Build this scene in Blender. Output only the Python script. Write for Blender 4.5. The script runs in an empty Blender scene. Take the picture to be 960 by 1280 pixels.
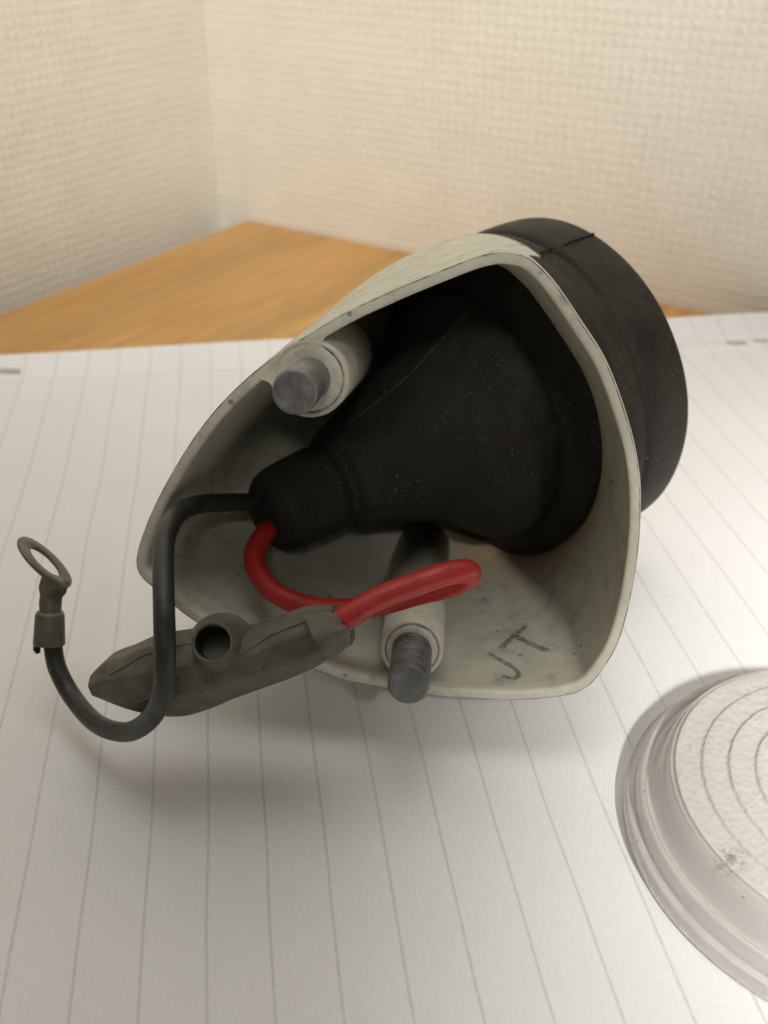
import bpy, bmesh, math, random
import numpy as np
from mathutils import Vector, Matrix
from mathutils.bvhtree import BVHTree

random.seed(7); np.random.seed(7)
CM = 0.01
sc = bpy.context.scene
COL = sc.collection

# ------------------------------------------------------------------ camera
PITCH = math.radians(31.8); CAM_H = 11.2; FPX = 1300.0       # cm, px of a 1280 px high picture
cp, sp = math.cos(PITCH), math.sin(PITCH)
cam_d = bpy.data.cameras.new('camera'); cam = bpy.data.objects.new('camera', cam_d); COL.objects.link(cam)
cam.location = (0, 0, CAM_H*CM); cam.rotation_euler = (math.pi/2-PITCH, 0, 0)
cam_d.sensor_fit = 'VERTICAL'; cam_d.sensor_height = 24; cam_d.lens = 24*FPX/1280
cam_d.clip_start = 0.002; cam_d.clip_end = 20
cam_d.dof.use_dof = True; cam_d.dof.focus_distance = 0.139; cam_d.dof.aperture_fstop = 18
sc.camera = cam
sc.render.resolution_x = 768; sc.render.resolution_y = 1024

# ------------------------------------------------------------------ room light and added spots
w = bpy.data.worlds.new('World'); sc.world = w; w.use_nodes = True
w.node_tree.nodes['Background'].inputs[0].default_value = (1.0, 0.955, 0.90, 1)
w.node_tree.nodes['Background'].inputs[1].default_value = 0.105
def lamp(name, loc, target, size, power, color, spread=180):
    d = bpy.data.lights.new(name, 'AREA'); d.shape = 'DISK'; d.size = size*CM; d.energy = power; d.color = color
    d.spread = math.radians(spread)
    o = bpy.data.objects.new(name, d); COL.objects.link(o)
    o.location = [c*CM for c in loc]
    v = Vector(target)-Vector(loc); o.rotation_euler = v.to_track_quat('-Z', 'Y').to_euler()
    return o
def spot(name, loc, target, power, angle, blend, soft, color):
    d = bpy.data.lights.new(name, 'SPOT'); d.energy = power; d.color = color; d.shadow_soft_size = soft*CM
    d.spot_size = math.radians(angle); d.spot_blend = blend
    o = bpy.data.objects.new(name, d); COL.objects.link(o); o.location = Vector(loc)*CM
    o.rotation_euler = (Vector(target)-Vector(loc)).to_track_quat('-Z', 'Y').to_euler()
lamp('room_lamp', (6, 16, 105), (0, 20, 0), 60, 2.9, (1.0, 0.955, 0.885))
spot('added_key_spot', (25, -58, 60), (14.8, 4.3, 0), 72.0, 15.2, .36, 5.0, (1.0, 0.96, 0.90))  # added spot, its cone edge imitates a phone's shadow on the paper
spot('added_wall_spot', (2, -60, 66), (-5, 50, 23), 41.5, 36, .5, 8, (1.0, 0.955, 0.87))  # added unseen spot that brightens the walls but not the near paper
sc.view_settings.view_transform = 'Standard'; sc.view_settings.look = 'None'
sc.view_settings.exposure = 0.06; sc.view_settings.gamma = 1

# ------------------------------------------------------------------ helpers
R0 = Vector((1, 0, 0)); U0 = Vector((0, sp, cp)); F0 = Vector((0, cp, -sp)); EYE = Vector((0, 0, CAM_H))
def ray(px, py): return R0*((px-480)/FPX) + U0*((640-py)/FPX) + F0
def P(px, py, t): return EYE + ray(px, py)*t                       # point at depth t (cm)
def ground(px, py, z=0.0):
    r = ray(px, py); return EYE + r*((z-CAM_H)/r.z)

def link(name, verts, faces, mat, parent=None, origin=None, smooth=True, uv=None, attrs=None, mats=None, fm=None, sharp=None):
    org = Vector(origin) if origin is not None else Vector((0, 0, 0))
    me = bpy.data.meshes.new(name)
    me.from_pydata([tuple((Vector(v)-org)*CM) for v in verts], [], [list(f) for f in faces])
    me.validate()
    if attrs:
        for k, vals in attrs.items():
            a = me.attributes.new(k, 'FLOAT', 'POINT'); a.data.foreach_set('value', np.array(vals, dtype=np.float32))
    for m in (mats or [mat]): me.materials.append(m)
    if fm: me.polygons.foreach_set('material_index', fm)
    bm = bmesh.new(); bm.from_mesh(me); bmesh.ops.recalc_face_normals(bm, faces=bm.faces); bm.to_mesh(me); bm.free()
    for p in me.polygons: p.use_smooth = smooth
    if sharp: me.set_sharp_from_angle(angle=math.radians(sharp))
    o = bpy.data.objects.new(name, me); COL.objects.link(o)
    if parent is not None:
        o.parent = parent
        # parents are unrotated: keep world place
        o.location = org*CM - world_loc(parent)
    else:
        o.location = org*CM
    return o
def world_loc(o):
    v = o.location.copy()
    while o.parent: o = o.parent; v += o.location
    return v
def thing(name, label, cat, loc):
    o = bpy.data.objects.new(name, None); COL.objects.link(o); o.location = Vector(loc)*CM
    o.empty_display_size = 0.01; o['label'] = label; o['category'] = cat
    return o

def catmull(pts, n, closed=False):
    pts = [Vector(p) for p in pts]; m = len(pts); out = []
    segs = m if closed else m-1
    for i in range(segs):
        if closed: a, b, c, d = pts[(i-1) % m], pts[i], pts[(i+1) % m], pts[(i+2) % m]
        else: a, b, c, d = pts[max(i-1, 0)], pts[i], pts[i+1], pts[min(i+2, m-1)]
        for k in range(n):
            t = k/n
            out.append(0.5*((2*b)+(c-a)*t+(2*a-5*b+4*c-d)*t*t+(3*b-a-3*c+d)*t**3))
    if not closed: out.append(pts[-1])
    return out
def resample(pts, n, closed=True):
    q = pts+[pts[0]] if closed else pts
    L = [0]
    for a, b in zip(q, q[1:]): L.append(L[-1]+(b-a).length)
    out = []; j = 0
    cnt = n if closed else n-1
    for i in range(n):
        s = L[-1]*i/cnt
        while j < len(L)-2 and L[j+1] < s: j += 1
        f = (s-L[j])/max(L[j+1]-L[j], 1e-9); out.append(q[j].lerp(q[j+1], min(f, 1)))
    return out
def basis(A):
    A = Vector(A).normalized(); e1 = A.cross(Vector((0, 0, 1)))
    if e1.length < 1e-3: e1 = Vector((1, 0, 0))
    e1.normalize(); e2 = e1.cross(A).normalized(); return A, e1, e2
def lathe(C, A, prof, n=96, cap=True, wob=None):
    """prof: (distance along A, radius)"""
    A, e1, e2 = basis(A); C = Vector(C); V = []; Fc = []
    for j, (s, r) in enumerate(prof):
        for i in range(n):
            a = 2*math.pi*i/n; rr = r*(1+(wob(a, s) if wob else 0))
            V.append(C+A*s+(e1*math.cos(a)+e2*math.sin(a))*rr)
    for j in range(len(prof)-1):
        for i in range(n):
            k = (i+1) % n; Fc.append((j*n+i, j*n+k, (j+1)*n+k, (j+1)*n+i))
    if cap:
        Fc.append(tuple(range(n))[::-1]); Fc.append(tuple((len(prof)-1)*n+i for i in range(n)))
    return V, Fc
def tube(pts, rad, n=20, cap=True):
    """rad: number or list"""
    pts = [Vector(p) for p in pts]; m = len(pts)
    if not hasattr(rad, '__len__'): rad = [rad]*m
    V = []; Fc = []; T = []
    for i in range(m): T.append((pts[min(i+1, m-1)]-pts[max(i-1, 0)]).normalized())
    nrm = T[0].orthogonal().normalized()
    for i in range(m):
        if i: 
            q = T[i-1].rotation_difference(T[i]); nrm = q @ nrm
        nrm = (nrm-T[i]*nrm.dot(T[i])).normalized(); b = T[i].cross(nrm)
        for k in range(n):
            a = 2*math.pi*k/n; V.append(pts[i]+(nrm*math.cos(a)+b*math.sin(a))*rad[i])
    for i in range(m-1):
        for k in range(n):
            l = (k+1) % n; Fc.append((i*n+k, i*n+l, (i+1)*n+l, (i+1)*n+k))
    if cap: Fc.append(tuple(range(n))[::-1]); Fc.append(tuple((m-1)*n+i for i in range(n)))
    return V, Fc

# ------------------------------------------------------------------ materials
class NT:
    def __init__(s, name):
        s.m = bpy.data.materials.new(name); s.m.use_nodes = True; s.t = s.m.node_tree; s.b = s.t.nodes['Principled BSDF']
        s.co = s.t.nodes.new('ShaderNodeTexCoord').outputs['Object']
    def n(s, typ, **kw):
        o = s.t.nodes.new(typ)
        for k, v in kw.items(): setattr(o, k, v)
        return o
    def l(s, a, b): s.t.links.new(a, b)
    def set(s, **kw):
        for k, v in kw.items():
            k = k.replace('_', ' '); i = s.b.inputs[k]
            if hasattr(v, 'links'): s.l(v, i)
            else: i.default_value = (*v, 1) if isinstance(v, tuple) and len(v) == 3 else v
    def map(s, scale=(1, 1, 1), rot=(0, 0, 0), loc=(0, 0, 0), src=None):
        o = s.n('ShaderNodeMapping'); s.l(src or s.co, o.inputs[0])
        o.inputs['Scale'].default_value = scale; o.inputs['Rotation'].default_value = rot; o.inputs['Location'].default_value = loc
        return o.outputs[0]
    def noise(s, scale, detail=4, rough=.55, src=None, dist=0):
        o = s.n('ShaderNodeTexNoise'); s.l(src or s.co, o.inputs['Vector'])
        o.inputs['Scale'].default_value = scale; o.inputs['Detail'].default_value = detail
        o.inputs['Roughness'].default_value = rough; o.inputs['Distortion'].default_value = dist
        return o.outputs['Fac']
    def voro(s, scale, src=None, feature='F1', out='Distance'):
        o = s.n('ShaderNodeTexVoronoi', feature=feature); s.l(src or s.co, o.inputs['Vector']); o.inputs['Scale'].default_value = scale
        return o.outputs[out]
    def ramp(s, fac, stops):
        o = s.n('ShaderNodeValToRGB'); s.l(fac, o.inputs[0]); e = o.color_ramp.elements
        while len(e) < len(stops): e.new(0.5)
        for i, (p, c) in enumerate(stops):
            e[i].position = p; e[i].color = (c, c, c, 1) if not hasattr(c, '__len__') else (*c, 1)
        return o.outputs[0]
    def math(s, op, a, b=None, c=None):
        o = s.n('ShaderNodeMath', operation=op)
        for i, v in enumerate((a, b, c)):
            if v is None: continue
            if hasattr(v, 'links'): s.l(v, o.inputs[i])
            else: o.inputs[i].default_value = v
        return o.outputs[0]
    def mix(s, fac, a, b, mode='MIX'):
        o = s.n('ShaderNodeMix', data_type='RGBA', blend_type=mode)
        for i, v in ((0, fac), (6, a), (7, b)):
            if hasattr(v, 'links'): s.l(v, o.inputs[i])
            else: o.inputs[i].default_value = (*v, 1) if isinstance(v, tuple) else v
        return o.outputs[2]
    def bump(s, h, strength=.5, dist=.0002, nrm=None):
        o = s.n('ShaderNodeBump'); o.inputs['Strength'].default_value = strength; o.inputs['Distance'].default_value = dist
        s.l(h, o.inputs['Height'])
        if nrm is not None: s.l(nrm, o.inputs['Normal'])
        return o.outputs[0]
    def attr(s, name):
        o = s.n('ShaderNodeAttribute', attribute_name=name); return o.outputs['Fac']
    def xyz(s, src=None):
        o = s.n('ShaderNodeSeparateXYZ'); s.l(src or s.co, o.inputs[0]); return o.outputs

def mat_wall():
    m = NT('embossed_wallpaper'); x, y, z = m.xyz()
    wob = m.noise(160, 3)
    cx = m.math('ADD', m.math('MULTIPLY', x, 1/0.0031), m.math('MULTIPLY', wob, 0.8))
    cz = m.math('ADD', m.math('MULTIPLY', z, 1/0.0029), m.math('MULTIPLY', m.noise(140, 3), 0.7))
    sx = m.math('ABSOLUTE', m.math('SINE', m.math('MULTIPLY', cx, math.pi)))
    sz = m.math('ABSOLUTE', m.math('SINE', m.math('MULTIPLY', cz, math.pi)))
    h = m.math('MULTIPLY', m.math('POWER', sx, 1.3), m.math('POWER', sz, .8))
    amp = m.ramp(m.noise(260, 3), [(.32, .30), (.68, 1)])
    h = m.math('ADD', m.math('MULTIPLY', h, amp), m.math('MULTIPLY', m.noise(1500, 3), .18))
    m.set(Base_Color=m.ramp(m.noise(60, 5), [(.3, (.74, .715, .64)), (.7, (.79, .765, .69))]), Roughness=.62, Normal=m.bump(h, .40, .0006))
    return m.m
def mat_desk():
    m = NT('oak_laminate')
    g = m.map(scale=(1, .028, 1))
    base = m.ramp(m.noise(420, 6, .6, g), [(.28, (.47, .237, .062)), (.5, (.62, .33, .094)), (.72, (.71, .405, .13))])
    fine = m.ramp(m.noise(1500, 5, .7, g), [(.35, .72), (.6, 1.05)])
    big = m.ramp(m.noise(40, 3, .5, g), [(.3, .86), (.7, 1.08)])
    c = m.mix(1.0, m.mix(1.0, base, fine, 'MULTIPLY'), big, 'MULTIPLY')
    m.set(Base_Color=c, Roughness=.42, Normal=m.bump(m.noise(1500, 4, .6, g), .25, .0001))
    return m.m
def mat_paper(spacing=0.0079, off=0.0):
    m = NT('ruled_paper'); x, y, z = m.xyz()
    xw = m.math('ADD', x, m.math('MULTIPLY', m.math('SUBTRACT', m.noise(11, 2), .5), .0030))
    f = m.math('FRACT', m.math('ADD', m.math('MULTIPLY', m.math('SUBTRACT', xw, off), 1/spacing), .5))
    d = m.math('MULTIPLY', m.math('ABSOLUTE', m.math('SUBTRACT', f, .5)), spacing)
    ln = m.n('ShaderNodeMapRange', interpolation_type='SMOOTHSTEP'); m.l(d, ln.inputs[0])
    ln.inputs[1].default_value = .00011; ln.inputs[2].default_value = .00027; ln.inputs[3].default_value = 1; ln.inputs[4].default_value = 0
    ink = m.math('MULTIPLY', ln.outputs[0], m.ramp(m.noise(900, 4, .7), [(.3, .18), (.65, .42)]))
    base = m.ramp(m.noise(30, 4), [(.3, (.765, .77, .785)), (.7, (.80, .805, .82))])
    fib = m.ramp(m.noise(2600, 3, .6, m.map(scale=(1, .35, 1))), [(.3, .95), (.7, 1.02)])
    base = m.mix(1.0, base, fib, 'MULTIPLY')
    sp_ = m.ramp(m.voro(210), [(.02, .55), (.05, 1)])
    keep = m.ramp(m.noise(90, 2), [(.66, 1), (.7, 0)])
    base = m.mix(m.math('SUBTRACT', 1, keep), base, m.mix(1.0, base, sp_, 'MULTIPLY'))
    c = m.mix(ink, base, (.33, .32, .33))
    m.set(Base_Color=c, Roughness=.55, Normal=m.bump(m.noise(3500, 4), .10, .0001), Specular_IOR_Level=.35)
    return m.m
def mat_paint():
    m = NT('grey_painted_metal')
    edge = m.attr('edge'); rust = m.attr('rust'); wear = m.attr('wear')
    n1 = m.noise(180, 6, .65); n2 = m.noise(700, 5, .6)
    base = m.ramp(n1, [(.3, (.50, .49, .405)), (.55, (.585, .577, .482)), (.75, (.64, .63, .535))])
    # grime specks
    spk = m.ramp(m.voro(420), [(.10, 1), (.2, 0)])
    spk = m.math('MULTIPLY', spk, m.ramp(m.noise(120, 3), [(.5, 0), (.62, .8)]))
    base = m.mix(spk, base, (.10, .095, .075))
    sm = m.math('MULTIPLY', m.ramp(m.noise(250, 6, .70, dist=.2), [(.50, 0), (.72, .55)]), m.ramp(m.noise(70, 3), [(.38, 0), (.58, 1)]))
    base = m.mix(sm, base, (.15, .145, .12))
    # scratches on the worn top
    scr = m.ramp(m.noise(420, 6, .75, m.map(scale=(.7, 1.2, 1), rot=(0, 0, .5))), [(.56, 0), (.64, 1)])
    base = m.mix(m.math('MULTIPLY', scr, m.math('MULTIPLY', wear, .55)), base, (.17, .165, .135))
    # rust bleeding from the boot
    rr = m.math('MULTIPLY', rust, m.ramp(n1, [(.3, .6), (.6, 1)]))
    base = m.mix(rr, base, (.40, .20, .035))
    # broken dark line where the paint ends at the rim
    e = m.math('MULTIPLY', m.ramp(edge, [(.35, 0), (.75, 1)]), m.ramp(m.noise(330, 6, .75), [(.38, .12), (.58, 1)]))
    base = m.mix(e, base, (.085, .075, .06))
    m.set(Base_Color=base, Roughness=m.ramp(n2, [(.3, .42), (.7, .62)]), Normal=m.bump(m.noise(2200, 5, .7), .22, .00012))
    return m.m
def mat_rubber(name='black_rubber', dust=1.0):
    m = NT(name)
    n1 = m.noise(160, 5, .6)
    base = m.ramp(n1, [(.3, (.012, .0115, .010)), (.7, (.026, .023, .018))])
    cl = m.ramp(m.noise(130, 4, .65), [(.38, .12), (.58, 1.0)])
    def specks(scale, r, k):
        v = m.n('ShaderNodeTexVoronoi'); m.l(m.co, v.inputs['Vector']); v.inputs['Scale'].default_value = scale
        s1 = m.ramp(v.outputs['Distance'], [(r*.4, 1), (r, 0)])
        g = m.n('ShaderNodeSeparateColor'); m.l(v.outputs['Color'], g.inputs[0])
        return m.math('MULTIPLY', s1, m.math('MULTIPLY', m.math('MULTIPLY', m.ramp(g.outputs[0], [(1-k, 0), (min(1-k+.02, 1), 1)]), m.math('POWER', g.outputs[1], 2.0)), cl))
    s = m.math('MAXIMUM', specks(2300, .32, .16), specks(1250, .19, .07))
    s = m.math('MAXIMUM', s, m.math('MULTIPLY', specks(3800, .40, .30), .45))
    base = m.mix(m.math('MULTIPLY', s, dust), base, (.36, .33, .27))
    film = m.ramp(m.noise(90, 6, .7, m.map(scale=(1, 1, .5))), [(.42, 0), (.72, .30)])
    base = m.mix(film, base, (.080, .070, .055))
    m.set(Base_Color=base, Roughness=m.ramp(n1, [(.3, .55), (.7, .70)]), Normal=m.bump(m.noise(1900, 4), .2, .0001), Specular_IOR_Level=.26)
    return m.m
def mat_zinc():
    m = NT('dull_zinc'); n1 = m.noise(420, 6, .7)
    m.set(Base_Color=m.ramp(n1, [(.3, (.10, .104, .104)), (.55, (.19, .19, .187)), (.75, (.30, .30, .295))]), Metallic=.35,
          Roughness=m.ramp(n1, [(.3, .30), (.7, .52)]), Normal=m.bump(m.noise(1300, 5, .7), .3, .00015))
    return m.m
def mat_plain(name, a, b, scale=250, rough=.45, bump=.15, spec=.5, coat=0, metal=0):
    m = NT(name); n1 = m.noise(scale, 5, .65)
    m.set(Base_Color=m.ramp(n1, [(.3, a), (.7, b)]), Roughness=rough, Metallic=metal, Specular_IOR_Level=spec, Coat_Weight=coat, Normal=m.bump(m.noise(scale*5, 4), bump, .00012))
    return m.m
def mat_connector():
    m = NT('grimy_grey_rubber'); n1 = m.noise(210, 6, .7, dist=.4)
    base = m.ramp(n1, [(.3, (.075, .071, .055)), (.55, (.125, .118, .092)), (.75, (.19, .178, .14))])
    spk = m.math('MULTIPLY', m.ramp(m.voro(700), [(.12, 1), (.22, 0)]), m.ramp(m.noise(200, 3), [(.52, 0), (.6, .7)]))
    base = m.mix(spk, base, (.02, .018, .015))
    m.set(Base_Color=base, Roughness=.62, Normal=m.bump(m.noise(900, 6, .7), .4, .0002))
    return m.m
def mat_lens():
    m = NT('frosted_clear_glass')
    rgh = m.attr('grain')
    n = m.voro(1150, feature='SMOOTH_F1'); n2 = m.noise(1400, 4, .6)
    h = m.math('MULTIPLY', m.math('ADD', n, m.math('MULTIPLY', m.noise(700, 4, .6), .8)), rgh)
    h2 = m.math('ADD', h, m.math('MULTIPLY', m.noise(250, 3), .15))
    dirt = m.attr('dirt')
    dd = m.math('MULTIPLY', dirt, m.ramp(m.noise(800, 6, .75), [(.45, 0), (.56, 1)]))
    spk = m.math('MULTIPLY', m.ramp(m.voro(420), [(.05, 1), (.10, 0)]), m.ramp(m.noise(100, 2), [(.48, 0), (.56, .8)]))
    d = m.math('MAXIMUM', dd, spk)
    c = m.mix(d, (.97, .945, .925), (.13, .065, .025))
    tr = m.math('SUBTRACT', .62, m.math('MULTIPLY', rgh, .12))
    m.set(Base_Color=c, Roughness=m.ramp(n2, [(.3, .10), (.7, .22)]), Transmission_Weight=tr, IOR=1.42, Normal=m.bump(h2, .5, .00035),
          Coat_Weight=1.0, Coat_Roughness=.04)
    m.set(Coat_Normal=m.bump(h2, 1.0, .0012))
    return m.m
M_wall = mat_wall(); M_desk = mat_desk(); M_paint = mat_paint(); M_rubber = mat_rubber(); M_zinc = mat_zinc()
M_conn = mat_connector(); M_lens = mat_lens()
def mat_sheath(name, a, b, grime, dustc):
    m = NT(name); n1 = m.noise(180, 5, .65)
    base = m.ramp(n1, [(.3, a), (.7, b)])
    sm = m.ramp(m.noise(420, 7, .75, dist=.5), [(.54, 0), (.68, .75)])
    base = m.mix(sm, base, grime)
    v = m.ramp(m.voro(1300), [(.10, 1), (.18, 0)])
    base = m.mix(m.math('MULTIPLY', v, m.ramp(m.noise(260, 3), [(.55, 0), (.62, .7)])), base, dustc)
    m.set(Base_Color=base, Roughness=m.ramp(m.noise(500, 5, .7), [(.3, .30), (.7, .58)]), Normal=m.bump(m.noise(330, 6, .65), .35, .0003))
    return m.m
M_red = mat_sheath('red_cable_sheath', (.33, .012, .009), (.45, .020, .014), (.10, .010, .008), (.45, .20, .16))
M_black = mat_sheath('black_cable_sheath', (.014, .015, .014), (.030, .031, .028), (.06, .058, .05), (.20, .19, .17))
M_tin = mat_plain('tarnished_tin', (.10, .095, .070), (.19, .18, .14), 420, .48, .3, metal=.6)
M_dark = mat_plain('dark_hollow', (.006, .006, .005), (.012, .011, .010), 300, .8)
def mat_pencil():
    m = NT('pencil_graphite')
    m.set(Base_Color=(.19, .185, .155), Roughness=.5, Alpha=m.ramp(m.noise(1100, 5, .75), [(.36, .2), (.62, .68)]))
    return m.m
M_pencil = mat_pencil()
M_scuff = mat_plain('scuffed_rubber', (.035, .033, .028), (.10, .095, .08), 900, .6)
M_page_mark = mat_plain('grey_page_mark', (.30, .32, .31), (.42, .44, .42), 900, .6)
M_pages = mat_plain('page_edges', (.62, .61, .59), (.74, .73, .71), 900, .7)
M_reflector = mat_plain('satin_reflector', (.5, .5, .48), (.6, .6, .58), 300, .25, metal=1)

# ------------------------------------------------------------------ setting: desk, walls
dc = ground(310, 270)                                        # far corner of the desk top
ld = Vector((-.543, -.84, 0)).normalized(); rd = Vector((.84, -.543, 0)).normalized()
def slab(name, mat, origin, ax, ay, lx, ly, z0, z1, bev=.08, **kw):
    """box with its own axes, rounded top edges; local x=ax y=ay"""
    me = bpy.data.meshes.new(name); bm = bmesh.new()
    bmesh.ops.create_cube(bm, size=1)
    for v in bm.verts: v.co = Vector(((v.co.x+.5)*lx, (v.co.y+.5)*ly, z0+(v.co.z+.5)*(z1-z0)))*CM
    bmesh.ops.bevel(bm, geom=list(bm.edges), offset=bev*CM, segments=3, profile=.5, affect='EDGES')
    bm.to_mesh(me); bm.free(); me.materials.append(mat)
    for p in me.polygons: p.use_smooth = True
    o = bpy.data.objects.new(name, me); COL.objects.link(o)
    o.location = Vector(origin)*CM; o.rotation_euler = (0, 0, math.atan2(ax.y, ax.x))
    return o
PAPER_T = .12
# desk local: x along -? keep grain along local y
desk = slab('desk', M_desk, dc+ld*120, rd, -ld, 130, 120, -2.4-PAPER_T, -PAPER_T, .12)
desk['label'] = 'warm brown wood-grain desk top in front of the wall corner'; desk['category'] = 'desk'
gR, gL = .04, 1.45
wc = dc - ld*gR - rd*gL
wc.z = 0
def wall(name, dirv, inward, length):
    o = slab(name, M_wall, (0, 0, 0), Vector((1, 0, 0)), Vector((0, 1, 0)), length, 4, -40, 110, .02)
    o.location = wc*CM; o.rotation_euler = (0, 0, math.atan2(dirv.y, dirv.x)); o['kind'] = 'structure'
    return o
# slab thickness must lie outside the room
wr = wall('wall_right', rd, -ld, 153); wr.location = (wc-rd*3)*CM        # local y = rot90(rd): points away from room
wl = slab('wall_left', M_wall, (0, 0, 0), Vector((1, 0, 0)), Vector((0, 1, 0)), 157, 4, -40, 110, .02)
wl.rotation_euler = (0, 0, math.atan2(-ld.y, -ld.x)); wl.location = (wc+ld*154+Vector((0, 0, 0)))*CM; wl['kind'] = 'structure'
fl = slab('floor', mat_plain('grey_floor', (.2, .19, .17), (.26, .25, .22), 20, .6), (-180, -180, 0), Vector((1, 0, 0)), Vector((0, 1, 0)), 380, 380, -42, -41, .05)
fl['kind'] = 'structure'

# ------------------------------------------------------------------ ruled notepad
ang = math.radians(7.9)
pl = Vector((math.cos(ang), math.sin(ang), 0)); pv = Vector((-math.sin(ang), math.cos(ang), 0))   # across lines, along lines
far = ground(160, 440, .25).dot(pv)
offx = (-1.05)*CM
M_paper = mat_paper(.0079, offx)
pad = thing('notepad', 'white pad of ruled paper lying open under the lamp housing', 'notepad', (0, 0, -PAPER_T))
pad.rotation_euler = (0, 0, ang)
def pad_child(name, me, mat):
    me.materials.append(mat)
    for p in me.polygons: p.use_smooth = True
    o = bpy.data.objects.new(name, me); COL.objects.link(o); o.parent = pad; return o
def sheet_z(x, y):
    """x across, y along (cm); top surface height above the desk's paper plane"""
    d = far-y
    z = 0.0
    z += .10*math.exp(-((d-1.35)/.28)**2)                    # soft ridge beside the fold
    if d < 1.0: z += .36*((1.0-d)/1.0)**1.3*(1+.10*math.sin(x*.5+1))
    z += .035*math.sin(x*.33+y*.12)*min(1, max(0, (y-19)/6))+.05*(1-math.cos(max(0, -x-6)*.7))*.5
    return z
nx, ny = 130, 220
xs = np.linspace(-17, 24, nx); ys = np.concatenate([np.linspace(-14, far-3, 90), np.linspace(far-3, far, 131)[1:]])
V = [(x*CM, y*CM, (sheet_z(x, y)+PAPER_T)*CM) for y in ys for x in xs]
Fc = [(j*nx+i, j*nx+i+1, (j+1)*nx+i+1, (j+1)*nx+i) for j in range(len(ys)-1) for i in range(nx-1)]
me = bpy.data.meshes.new('top_sheet'); me.from_pydata(V, [], Fc); sheet = pad_child('top_sheet', me, M_paper)
so = sheet.modifiers.new('thick', 'SOLIDIFY'); so.thickness = .00012; so.offset = -1
me = bpy.data.meshes.new('page_block'); bm = bmesh.new(); bmesh.ops.create_cube(bm, size=1)
for v in bm.verts: v.co = Vector((3.5+v.co.x*40.8, (far-1.3-14)/2+v.co.y*(far-1.3+14), (PAPER_T-.02)/2*1+v.co.z*(PAPER_T-.03)))*CM
bm.to_mesh(me); bm.free(); pad_child('page_block', me, M_pages)
def page_mark(px0, px1, py):
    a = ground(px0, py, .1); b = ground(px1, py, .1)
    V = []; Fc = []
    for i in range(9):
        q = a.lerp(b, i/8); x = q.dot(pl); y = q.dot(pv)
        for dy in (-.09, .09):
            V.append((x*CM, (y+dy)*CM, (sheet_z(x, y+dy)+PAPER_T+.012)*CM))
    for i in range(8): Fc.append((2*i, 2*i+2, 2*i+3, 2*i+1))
    me = bpy.data.meshes.new('page_mark'); me.from_pydata(V, [], Fc); pad_child('page_mark', me, M_page_mark)
page_mark(-6, 26, 466); page_mark(908, 932, 430); page_mark(943, 966, 427)  # grey strip at the far-left page edge, then two printed dashes

# ------------------------------------------------------------------ lamp housing
Nn = Vector((-.062, -.952, .302)).normalized()               # out of the mounting face, towards the viewer
Wd = -Nn
P0 = P(717, 867, 14.8)
def onplane(px, py, wdep=0.0):
    r = ray(px, py); t = (P0+Wd*wdep-EYE).dot(Nn)/r.dot(Nn); return EYE+r*t
AZ, EL = math.radians(51), math.radians(3)
AX = Vector((math.sin(AZ)*math.cos(EL), math.cos(AZ)*math.cos(EL), math.sin(EL)))
DC = Vector((3.28, 18.0, 3.04)); DR = 3.01
root = thing('lamp_housing', 'grey painted metal lamp housing with black rubber boot, two studs and red and black wires', 'lamp housing', (1.5, 15.5, 0))

rim_px = [(645, 317), (625, 315), (598, 320), (563, 333), (493, 362), (420, 397), (333, 453), (280, 500), (240, 550), (203, 612), (181, 660),
          (170, 698), (175, 720), (196, 739), (243, 777), (315, 812), (393, 838), (440, 853), (535, 869), (614, 875), (662, 875), (712, 869),
          (733, 860), (748, 845), (772, 806), (788, 751), (798, 690), (801, 640), (799, 590), (787, 533), (760, 457), (727, 403), (693, 353), (664, 324)]
N = 240
rim = resample(catmull([onplane(*p) for p in rim_px], 8, True), N)
S_END = -1.40; R_END = 2.93
def sstep(a, b, x):
    t = max(0, min(1, (x-a)/(b-a))); return t*t*(3-2*t)
def r_end(th):
    d = math.degrees(th) % 360                 # 0 = right and near, 90 = up, 270 = down
    up = sstep(42, 86, d)*(1-sstep(200, 240, d)); dn = sstep(225, 262, d)*(1-sstep(285, 325, d))
    rt = 1-sstep(20, 60, d) if d < 180 else sstep(285, 335, d)
    return 2.73+.285*up+.25*dn+.11*rt
_, E1, E2 = basis(AX)
KC = DC+AX*S_END
ctr = onplane(590, 575)
Ku = R0; 
def circ_at(th, s, r): return DC+AX*s+(E1*math.cos(th)+E2*math.sin(th))*r
# in-plane axes of rim
pu = (R0-Nn*R0.dot(Nn)).normalized(); pvv = Nn.cross(pu).normalized()
if pvv.z < 0: pvv = -pvv
ths = []
for q in rim:
    d = q-ctr; ths.append(math.atan2(d.dot(pvv), d.dot(pu)))
# E1 = AX x Z points right-near ; E2 up
MROW = 34
outer = []
for i, q in enumerate(rim):
    K = circ_at(ths[i], S_END, r_end(ths[i]))
    D = (K-q).length
    d = (q-ctr).normalized()
    T0 = (Wd+pvv*(.16 if d.dot(pvv) > 0 else .0)*d.dot(pvv)+pu*.22*max(0, d.dot(pu))).normalized()*D*1.0
    T1 = AX*D*.95
    col = []
    for j in range(MROW+1):
        t = j/MROW; h00 = 2*t**3-3*t*t+1; h10 = t**3-2*t*t+t; h01 = -2*t**3+3*t*t; h11 = t**3-t*t
        p = q*h00+T0*h10+K*h01+T1*h11
        if p.z < .03: p.z = .03+(.0)*p.z
        col.append(p)
    outer.append(col)
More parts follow.
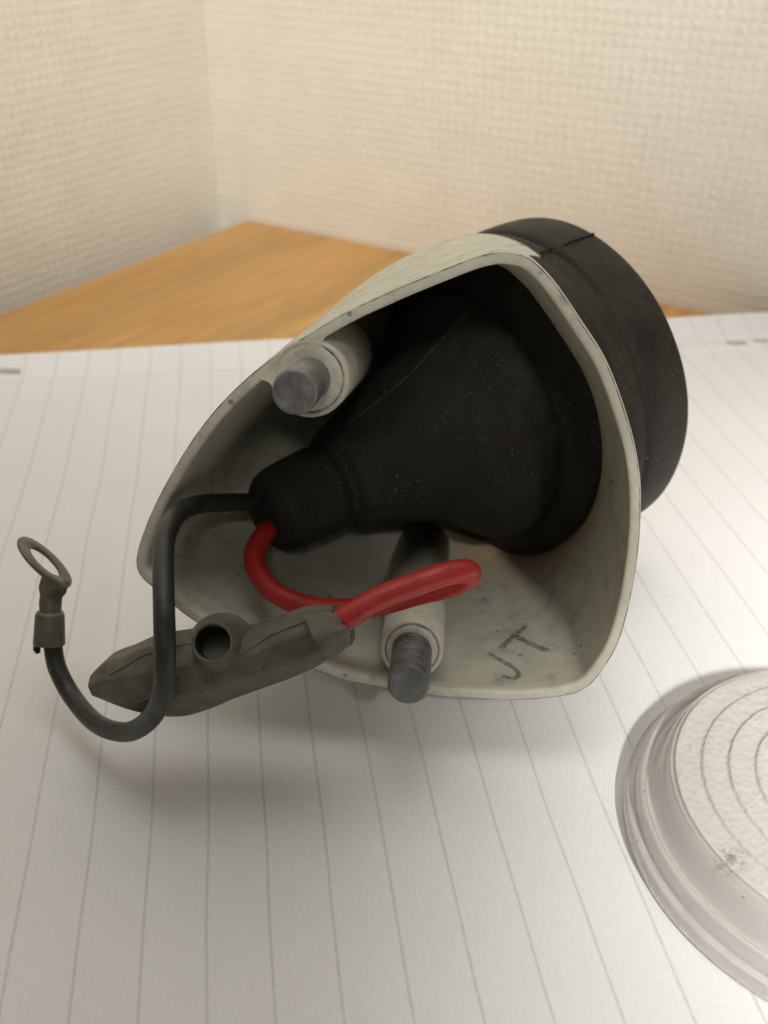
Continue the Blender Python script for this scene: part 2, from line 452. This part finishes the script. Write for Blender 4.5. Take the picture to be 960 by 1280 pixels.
# normals by finite difference
def nrm(i, j):
    a = outer[(i+1) % N][j]-outer[(i-1) % N][j]; b = outer[i][min(j+1, MROW)]-outer[i][max(j-1, 0)]
    n = a.cross(b); n.normalize(); return n
c0 = sum((q for q in rim), Vector())/N
sgn = 1 if nrm(0, 2).dot(rim[0]-c0) > 0 else -1
TH = .15
rows = []   # profile rows: list of N points with edge attribute
def rimoff(i, inset, back):
    n = nrm(i, 0)*sgn; n = (n-Nn*n.dot(Nn)).normalized(); return rim[i]-n*inset+Wd*back
VV = []; EDGE = []; RUST = []; WEAR = []
def addrow(pts, e, inner):
    for i, p in enumerate(pts):
        VV.append(p); EDGE.append(e)
        ds = abs((p-KC).dot(AX)-0.0); rad = ((p-DC)-AX*(p-DC).dot(AX)).length
        dist = (p-circ_at(ths[i], S_END, r_end(ths[i]))).length
        RUST.append((max(0, 1-dist/2.5)**1.3*(.3+.7*max(0, -math.sin(ths[i]))**.5))*(1.0 if inner else .0))
        WEAR.append(0 if inner else max(0, min(1, (p.z-4.2)/1.5)))
for j in range(MROW, 0, -1): addrow([outer[i][j] for i in range(N)], 0, False)
addrow([rimoff(i, 0, .030) for i in range(N)], 0, False)
addrow([rimoff(i, .004, .012) for i in range(N)], 1, False)
addrow([rimoff(i, .016, .000) for i in range(N)], .9, False)
addrow([rimoff(i, .028, -.002) for i in range(N)], 0, False)
addrow([rimoff(i, TH-.05, -.002) for i in range(N)], 0, True)
addrow([rimoff(i, TH-.02, .006) for i in range(N)], 0, True)
addrow([rimoff(i, TH, .035) for i in range(N)], 0, True)
for j in range(1, MROW+1):
    addrow([outer[i][j]-(nrm(i, j)*sgn)*TH for i in range(N)], 0, True)
nr = len(VV)//N
FF = [(r*N+i, r*N+(i+1) % N, (r+1)*N+(i+1) % N, (r+1)*N+i) for r in range(nr-1) for i in range(N)]
FF += [((nr-1)*N+i, (nr-1)*N+(i+1) % N, (i+1) % N, i) for i in range(N)]
shell = link('shell', VV, FF, M_paint, root, root.location/CM, attrs={'edge': EDGE, 'rust': RUST, 'wear': WEAR})
bvh = BVHTree.FromPolygons([tuple(v) for v in VV], FF)

def pmesh(name, V, Fc, mat, parent=root, smooth=True, **kw):
    return link(name, V, Fc, mat, parent, root.location/CM, smooth, **kw)
# bosses and studs
def boss(px, py, r0, r1, depth, w0, skip=None):
    c = onplane(px, py, w0); pr = [(0, 0.30), (-.0, r0-.10), (.012, r0-.085), (.012, r0-.07), (0, r0-.06), (0, r0-.03), (.03, r0), (depth, r1)]
    V, Fc = lathe(c, Wd, pr, 72, True)
    n = 72; e = [0]*(len(V))
    for k in range(n):
        if skip and (V[2*n+k]-c).normalized().dot(skip) > .25: continue
        e[2*n+k] = .9; e[3*n+k] = .9
    return pmesh('mounting_boss', V, Fc, M_paint, attrs={'edge': e, 'rust': [0]*len(V), 'wear': [0]*len(V)}), c
def stud(c, rad, length, thread=True):
    pr = [(.4, rad*.9), (0.0, rad*.9)]
    s = 0.0; pitch = .115
    nmax = int((length-.16)/pitch)
    # true helix: radius depends on angle
    A, e1, e2 = basis(Nn); V = []; Fc = []; n = 64; m = int(length/(pitch/12)); 
    for j in range(m+1):
        s = length*j/m-.25*(1-j/m)*0
        for i in range(n):
            a = 2*math.pi*i/n; ph = (s/pitch+i/n) % 1
            tri = (.5-.5*math.cos(2*math.pi*ph))**2.2
            amp = .085 if thread else .006
            k = 1 if s < length-.10 else max(0, (length-.05-s)/.05)
            rr = rad-amp*tri*k-(0 if k > 0 else .004)
            if s > length-.03: rr -= (s-(length-.03))*.9
            V.append(c-Nn*.15*0+A*s+(e1*math.cos(a)+e2*math.sin(a))*rr)
    for j in range(m):
        for i in range(n):
            l = (i+1) % n; Fc.append((j*n+i, j*n+l, (j+1)*n+l, (j+1)*n+i))
    Fc.append(tuple(range(n))[::-1])
    # slightly dished end
    b = len(V); base = m*n
    for q, (rr, dz) in enumerate(((.84, .0005), (.50, -.003), (.25, -.006))):
        for i in range(n):
            a = 2*math.pi*i/n; V.append(c+A*(length+dz)+(e1*math.cos(a)+e2*math.sin(a))*(rad*rr))
        for i in range(n):
            l = (i+1) % n; Fc.append((base+i, base+l, b+q*n+l, b+q*n+i))
        base = b+q*n
    Fc.append(tuple(base+i for i in range(n)))
    return pmesh('stud', V, Fc, M_zinc, sharp=70)
b1, c1 = boss(387, 473, .53, .60, 3.3, -.004, (U0*.8-R0).normalized())
b2, c2 = boss(515, 812, .455, .54, 5.2, .10)
stud(c1, .285, 1.38, False)['label'] = 'smooth dull zinc stud at the upper left'
stud(c2, .285, 1.25, True)['label'] = 'threaded dull zinc stud at the bottom'
# web joining the upper boss to the rim
qs = [onplane(*p, -.012) for p in ((345, 460), (362, 445), (385, 430), (408, 418), (402, 428), (398, 440), (400, 452), (380, 462), (360, 505), (345, 488), (336, 478), (322, 472))]
m_ = len(qs); V = qs+[q+Wd*2.0 for q in qs]
Fc = [tuple(range(m_)), tuple(range(m_, 2*m_))[::-1]]+[(i, (i+1) % m_, m_+(i+1) % m_, m_+i) for i in range(m_)]
pmesh('web', V, Fc, M_paint, smooth=False, attrs={'edge': [0]*len(V), 'rust': [0]*len(V), 'wear': [0]*len(V)})

# rubber boot
prof = [(-.30, .01), (-.30, 2.30), (-.02, 2.40), (.0, 2.46), (.0, 2.88), (-.03, 2.955), (-.09, 2.985), (-.40, 3.0), (-.75, 2.99), (-.92, 2.965), (-.99, 2.93), (-1.04, 2.915),
        (-1.09, 2.935), (-1.16, 2.965), (-1.32, 2.965), (-1.50, 2.945), (-1.70, 2.915), (-1.87, 2.84), (-1.99, 2.71), (-2.09, 2.52), (-2.19, 2.35), (-2.30, 2.265), (-2.42, 2.25),
        (-2.54, 2.205), (-2.68, 2.12), (-2.86, 1.98), (-3.2, 1.66), (-3.6, 1.44), (-4.0, 1.26), (-4.4, 1.11), (-4.8, .98), (-5.1, .885), (-5.22, .81), (-5.30, .70), (-5.38, .67),
        (-5.48, .70), (-5.62, .73), (-6.2, .71), (-6.42, .67), (-6.56, .58), (-6.66, .42), (-6.70, .01)]
pts3 = [Vector((a, b, 0)) for a, b in prof]
pp = [(v.x, max(v.y, .01)) for v in pts3[:4]]+[(v.x, max(v.y, .01)) for v in catmull(pts3[4:], 4)]
def lobe(s, a, b, e=.1): return sstep(a-e, a+e, s)*(1-sstep(b-e, b+e, s))
def wob(a, s): return -lobe(s, -1.08, -.97, .05)*.012*max(0, math.sin(a))**2+lobe(s, -2.25, -1.6, .12)*.03*max(0, -math.sin(a))**1.5+lobe(s, -2.1, -1.5, .12)*.03*max(0, math.cos(a-.9))**4 + (.006*math.sin(3*a+s)+.004*math.sin(5*a-2*s)+.003*math.sin(9*a+3*s))*(1 if s < -1.4 else .35)
V, Fc = lathe(DC, AX, pp, 160, True, wob)
for v in V:
    s_ = (v-DC).dot(AX)
    if s_ < -2.5: v.z -= .055*(-s_-2.5)*min(1, (-s_-2.5))*.75
boot = pmesh('rubber_boot', V, Fc, M_rubber)
# mould seam over the drum
sa = math.radians(77); V = []; Fc = []
sp_ = [(s, r) for s, r in [(-.07, 2.985), (-.2, 2.995), (-.5, 3.0), (-.8, 2.985), (-1.03, 2.885), (-1.15, 3.01), (-1.34, 2.99)]]
sp3 = catmull([Vector((a, b, 0)) for a, b in sp_], 8)
pth = [DC+AX*v.x+(E1*math.cos(sa+.006*math.sin(i*1.9))+E2*math.sin(sa+.006*math.sin(i*1.9)))*(v.y+.014) for i, v in enumerate(sp3)]
V, Fc = tube(pth, [.015+.010*random.random() for _ in pth], 8)
pmesh('mould_seam', V, Fc, M_rubber, boot)
bvb = BVHTree.FromPolygons([tuple(Vector(v.co)*100+root.location*100) for v in boot.data.vertices], [tuple(p.vertices) for p in boot.data.polygons])
q_ = []
for p in catmull([Vector(v) for v in ((438, 528, 0), (470, 503, 0), (505, 474, 0), (540, 438, 0), (572, 404, 0), (592, 382, 0))], 10):
    d = ray(p.x, p.y).normalized(); h = bvb.ray_cast(EYE, d)
    if h[0] is not None: q_.append(h[0]-d*.002)
V, Fc = tube(q_, [.005+.006*random.random() for _ in q_], 6)
pmesh('parting_line', V, Fc, M_scuff, boot)
# reflector and small bulb recess at the far side of the boot
V, Fc = lathe(DC, AX, [(-.28, .02), (-.27, .5), (-.20, 1.4), (-.08, 2.2), (-.05, 2.36)], 64, False)
pmesh('reflector', V, Fc, M_reflector, boot)

# wires --------------------------------------------------------------
def wire(name, keys, r, mat, parent=root, n=22):
    pts = catmull([P(*k) for k in keys], 12)
    V, Fc = tube(pts, r, n); return pmesh(name, V, Fc, mat, parent)
bw = wire('wire', [(345, 640, 16.6), (318, 629, 16.2), (285, 628, 15.6), (247, 631, 14.9), (222, 643, 14.3), (208, 668, 13.8), (204, 700, 13.4), (205, 760, 12.95),
                   (206, 820, 12.85), (203, 866, 13.1), (187, 899, 13.6), (158, 915, 14.2), (122, 905, 14.8), (92, 873, 15.3), (72, 836, 15.45), (66, 806, 15.5), (63, 780, 15.5)], .137, M_black)
bw['label'] = 'black wire looping down to a ring terminal'
rw = wire('wire', [(345, 655, 16.5), (330, 668, 16.0), (318, 690, 15.7), (322, 715, 15.4), (343, 740, 15.1), (378, 756, 14.9), (420, 762, 14.7), (470, 757, 14.5), (520, 743, 14.2), (562, 733, 13.9),
                   (584, 723, 13.6), (584, 714, 13.35), (560, 717, 13.2), (520, 730, 13.1), (470, 750, 13.0), (430, 774, 12.95), (412, 783, 13.05), (398, 790, 13.25)], .156, M_red)
rw['label'] = 'red wire looping back into the grey connector'

# ring terminal ------------------------------------------------------
def cv(dx, dy, dz): return R0*dx - U0*dy + F0*dz                # image right, image down, away (cm)
tt = 15.4
rc = P(56, 703, tt); ry = ray(56, 703).normalized(); a_ = (cv(.66, .75, 0)-ry*.12).normalized(); b_ = (cv(.21, -.20, 0)+ry*.95).normalized(); b_ = (b_-a_*b_.dot(a_)).normalized()
nn = a_.cross(b_)
V = []; Fc = []; n = 56; Ro, Ri, th = .50, .295, .055
sect = [(Ro, -th/2), (Ro+.012, 0), (Ro, th/2), (Ri, th/2), (Ri-.01, 0), (Ri, -th/2)]
for i in range(n):
    a = 2*math.pi*i/n
    for (r, h) in sect: V.append(rc+(a_*math.cos(a)+b_*math.sin(a))*r+nn*h)
for i in range(n):
    for k in range(6):
        Fc.append((i*6+k, ((i+1) % n)*6+k, ((i+1) % n)*6+(k+1) % 6, i*6+(k+1) % 6))
term = pmesh('ring_terminal', V, Fc, M_tin, bw)
def ribbon_tube(name, pts, widths, heights, mat, parent, updir):
    """oval tube"""
    V = []; Fc = []; m = len(pts); n = 28
    for i in range(m):
        T = (pts[min(i+1, m-1)]-pts[max(i-1, 0)]).normalized()
        s_ = T.cross(updir).normalized(); u_ = s_.cross(T).normalized()
        for k in range(n):
            a = 2*math.pi*k/n; V.append(pts[i]+s_*math.cos(a)*widths[i]+u_*math.sin(a)*heights[i])
    for i in range(m-1):
        for k in range(n):
            l = (k+1) % n; Fc.append((i*n+k, i*n+l, (i+1)*n+l, (i+1)*n+k))
    Fc.append(tuple(range(n))[::-1]); Fc.append(tuple((m-1)*n+i for i in range(n)))
    return pmesh(name, V, Fc, mat, parent)
kp = catmull([P(x, y, tt) for x, y in ((70, 722), (66, 735), (64, 745), (63, 755), (63, 765), (62, 772))], 4)
wd = np.interp(np.linspace(0, 1, len(kp)), [0, .25, .4, .6, .8, 1], [.21, .21, .165, .165, .155, .19])
hh = np.interp(np.linspace(0, 1, len(kp)), [0, .2, .5, 1], [.04, .06, .15, .17])
ribbon_tube('crimp', kp, wd, hh, M_tin, bw, -F0)
# insulation barrel: open sleeve
A0 = P(63, 764, tt); A1 = P(62, 806, tt+.05); ax_ = (A1-A0)
pr = [(0, .12), (.0, .18), (.06, .205), (ax_.length*.6, .215), (ax_.length-.02, .225), (ax_.length, .215), (ax_.length-.02, .185), (.15, .16)]
V, Fc = lathe(A0, ax_, pr, 40, False, lambda a, s: .05*math.sin(2*a)+.03*math.sin(3*a))
pmesh('crimp_sleeve', V, Fc, M_tin, bw)
V, Fc = tube([P(46, 806, tt), P(46, 812, tt), P(48, 817, tt)], [.05, .055, .03], 10)
pmesh('sleeve_flap', V, Fc, M_dark, bw)

# grey connector -----------------------------------------------------
# rings of pixel-measured sections along its length; local axes: along, up (image up/near), near
HEX = [(-.8, .6), (-.45, 1.0), (.50, 1.0), (1.0, .56), (1.0, -.22), (.35, -1.0), (-.5, -1.0), (-.85, -.5)]   # (near, up)
def hex_pts(n, rnd=.07):
    H_ = [Vector((a, b, 0)) for a, b in HEX]; out = []; m = len(H_)
    for i in range(m):
        p, q, r = H_[i-1], H_[i], H_[(i+1) % m]
        a = q+(p-q).normalized()*rnd; b = q+(r-q).normalized()*rnd
        for t in (0, .33, .67, 1): out.append(a*(1-t)**2+q*2*t*(1-t)+b*t*t)
    return resample(out, n)
HX = hex_pts(64)
def csec(c, up, near, hu, hd, dn, k=2.6, n=64):
    return [c+up*(h.y*(hu if h.y > 0 else hd))+near*(h.x*dn) for h in HX]
secs = [  # centre px, half up, half down, half depth, distance
    (123, 856, .17, .17, .20, 14.10, 2), (126, 855, .21, .20, .26, 14.08, 2), (150, 851, .36, .37, .36, 14.05, 2), (180, 849, .46, .48, .42, 14.0, 2), (213, 844, .54, .56, .46, 13.93, 2),
    (245, 836, .50, .55, .48, 13.85, 2), (280, 827, .44, .49, .47, 13.75, 2), (320, 820, .38, .41, .44, 13.62, 2), (355, 809, .38, .39, .42, 13.48, 2), (388, 797, .37, .36, .39, 13.32, 2),
    (412, 789, .31, .29, .33, 13.2, 2), (426, 785, .26, .25, .29, 13.12, 2), (434, 783, .22, .22, .26, 13.08, 2)]
cc = [P(s[0], s[1], s[5]) for s in secs]
along = (cc[-1]-cc[0]).normalized()
upv = cv(-.22, -.95, -.28); upv = (upv-along*upv.dot(along)).normalized(); nearv = along.cross(upv).normalized()
if nearv.dot(F0) > 0: nearv = -nearv
# interpolate sections smoothly
keys = [Vector(c) for c in cc]; K2 = catmull(keys, 5)
vals = catmull([Vector((s[2], s[3], s[4])) for s in secs], 5); ks = catmull([Vector((s[6], 0, 0)) for s in secs], 5)
V = []; Fc = []; n = 64
for c, v, k in zip(K2, vals, ks): V += csec(c, upv, nearv, v.x, v.y, v.z, k.x, n)
for i, v in enumerate(V):
    nz = .007*math.sin(v.x*9+v.z*7)+.005*math.sin(v.y*17+v.x*13); V[i] = v+nearv*nz+upv*nz*.5
m = len(K2)
for j in range(m-1):
    for i in range(n):
        l = (i+1) % n; Fc.append((j*n+i, j*n+l, (j+1)*n+l, (j+1)*n+i))
Fc.append(tuple(range(n))[::-1]); Fc.append(tuple((m-1)*n+i for i in range(n)))
conn = pmesh('connector', V, Fc, M_conn, sharp=24)
# open socket standing on the connector
hc = P(265, 803, 13.05); had = (cv(-.10, -.25, -1.0)).normalized()
V, Fc = lathe(hc-had*.38, had, [(-.12, .46), (.0, .38), (.12, .315), (.24, .28), (.36, .268), (.395, .256), (.395, .238), (.36, .225), (.0, .215)], 48, False, lambda a, s: .02*math.sin(2*a+1))
sk = pmesh('socket', V, Fc, M_conn, conn)
V, Fc = lathe(hc-had*.38, had, [(-.10, .01), (-.10, .205), (.345, .2235)], 40, False)
pmesh('socket_floor', V, Fc, M_dark, conn)
# torn mouth around the red wire
V = []; Fc = []; n = 60; mc = P(420, 784, 13.0); ma = (P(450, 768, 12.97)-mc).normalized(); _, f1, f2 = basis(ma)
prf = [(-.25, .34), (-.1, .30), (.02, .27), (.10, .255), (.12, .235), (.08, .215), (-.1, .19)]
for (s_, r_) in prf:
    for i in range(n):
        a = 2*math.pi*i/n
        jag = (.04*math.sin(2*a+1)+.016*math.sin(7*a)+.008*math.sin(13*a+2))*(1 if s_ > -.12 else .2)
        V.append(mc+ma*(s_+jag)+(f1*math.cos(a)+f2*math.sin(a))*(r_+.02*math.sin(5*a+s_*9)))
for j in range(len(prf)-1):
    for i in range(n):
        l = (i+1) % n; Fc.append((j*n+i, j*n+l, (j+1)*n+l, (j+1)*n+i))
pmesh('torn_mouth', V, Fc, M_conn, conn)
# moulding ridge lines along the connector
for kk in ([(136, 843, 13.62), (170, 822, 13.55), (215, 804, 13.42), (242, 795, 13.35)], [(290, 822, 13.15), (320, 800, 13.1), (350, 785, 13.02), (385, 772, 12.9), (408, 764, 12.85)],
           [(150, 885, 13.72), (185, 872, 13.6), (215, 868, 13.5)]):
    pts = catmull([P(*k) for k in kk], 8)
    # settle on the surface
    bv = BVHTree.FromPolygons([tuple(conn.matrix_basis @ Vector(v.co) * 100 + root.location*100) for v in conn.data.vertices], [tuple(p.vertices) for p in conn.data.polygons])
    q2 = []
    for p in pts:
        h = bv.find_nearest(p); q2.append(h[0] if h[0] else p)
    V, Fc = tube(q2, .018, 8); pmesh('mould_ridge', V, Fc, M_conn, conn)

# pencil letters inside the shell -------------------------------------
def mark(px_pts, wdt=.035):
    pts = catmull([Vector((x, y, 0)) for x, y in px_pts], 8); V = []; Fc = []
    hits = []
    for p in pts:
        d = ray(p.x, p.y).normalized(); h = bvh.ray_cast(EYE, d)
        if h[0] is None: continue
        nn_ = h[1] if h[1].dot(d) < 0 else -h[1]; hits.append((h[0]+nn_*.006, nn_))
    m = len(hits)
    for i, (p, nn_) in enumerate(hits):
        T = (hits[min(i+1, m-1)][0]-hits[max(i-1, 0)][0]).normalized(); s_ = T.cross(nn_).normalized()
        ww = wdt*(.7+.5*random.random()); V += [p+s_*ww, p-s_*ww]
    Fc = [(2*i, 2*i+2, 2*i+3, 2*i+1) for i in range(m-1)]
    pmesh('pencil_mark', V, Fc, M_pencil, shell)
mark([(610, 816), (620, 822), (632, 829), (643, 836), (648, 842), (645, 848), (637, 848), (628, 845)], .048)
mark([(626, 811), (634, 803), (645, 793), (658, 782)], .055)
mark([(643, 795), (655, 801), (668, 807), (685, 814)], .055)

# ------------------------------------------------------------------ loose lens
LC = LENS_C = Vector((6.42, 9.67, 0)); LR = 3.13
lens = thing('glass_lens', 'round clear frosted glass lens with stepped rings lying on the ruled paper', 'lens', LC)
prof = [(.0, LR-.25), (.0, LR-.03), (.03, LR), (.15, LR), (.18, LR-.02), (.19, LR-.05), (.19, LR-.13), (.22, LR-.145), (.34, LR-.16), (.37, LR-.19), (.37, LR-.25), (.35, LR-.275),
        (.30, LR-.285), (.29, LR-.33), (.31, LR-.36), (.52, LR-.45), (.60, LR-.50), (.63, LR-.56)]
zz = .64
for r_ in (2.53, 2.17, 1.82, 1.48, 1.13, .78, .42):
    prof += [(zz, r_+.05), (zz+.002, r_+.022), (zz+.018, r_+.006), (zz+.030, r_-.008), (zz+.034, r_-.03), (zz+.026, r_-.12)]
    zz += .022
prof += [(zz, .01)]
inner = [(.62, .01), (.56, 1.6), (.48, 2.2), (.30, 2.45), (.10, 2.6), (.0, LR-.3)]
prof = [(a*1.3, b) for a, b in prof]; inner = [(a*1.28, b) for a, b in inner]; pr2 = prof[1:]+inner
grain = []; dirt = []
V, Fc = lathe(LC, Vector((0, 0, 1)), pr2, 200, False)
nL = 200
Fc += [((len(pr2)-1)*nL+i, (len(pr2)-1)*nL+(i+1) % nL, (i+1) % nL, i) for i in range(nL)]
dpt = ground(914, 1085, .7)
for k, v in enumerate(V):
    r = ((v.x-LC.x)**2+(v.y-LC.y)**2)**.5
    grain.append(1.0 if r < 2.53 else .10)
    dirt.append(min(1, max(0, 1.5-((v-dpt).length/.20))) if v.z > .5 else 0)
lb = link('lens_body', V, Fc, M_lens, lens, LC, attrs={'grain': grain, 'dirt': dirt}, sharp=60)
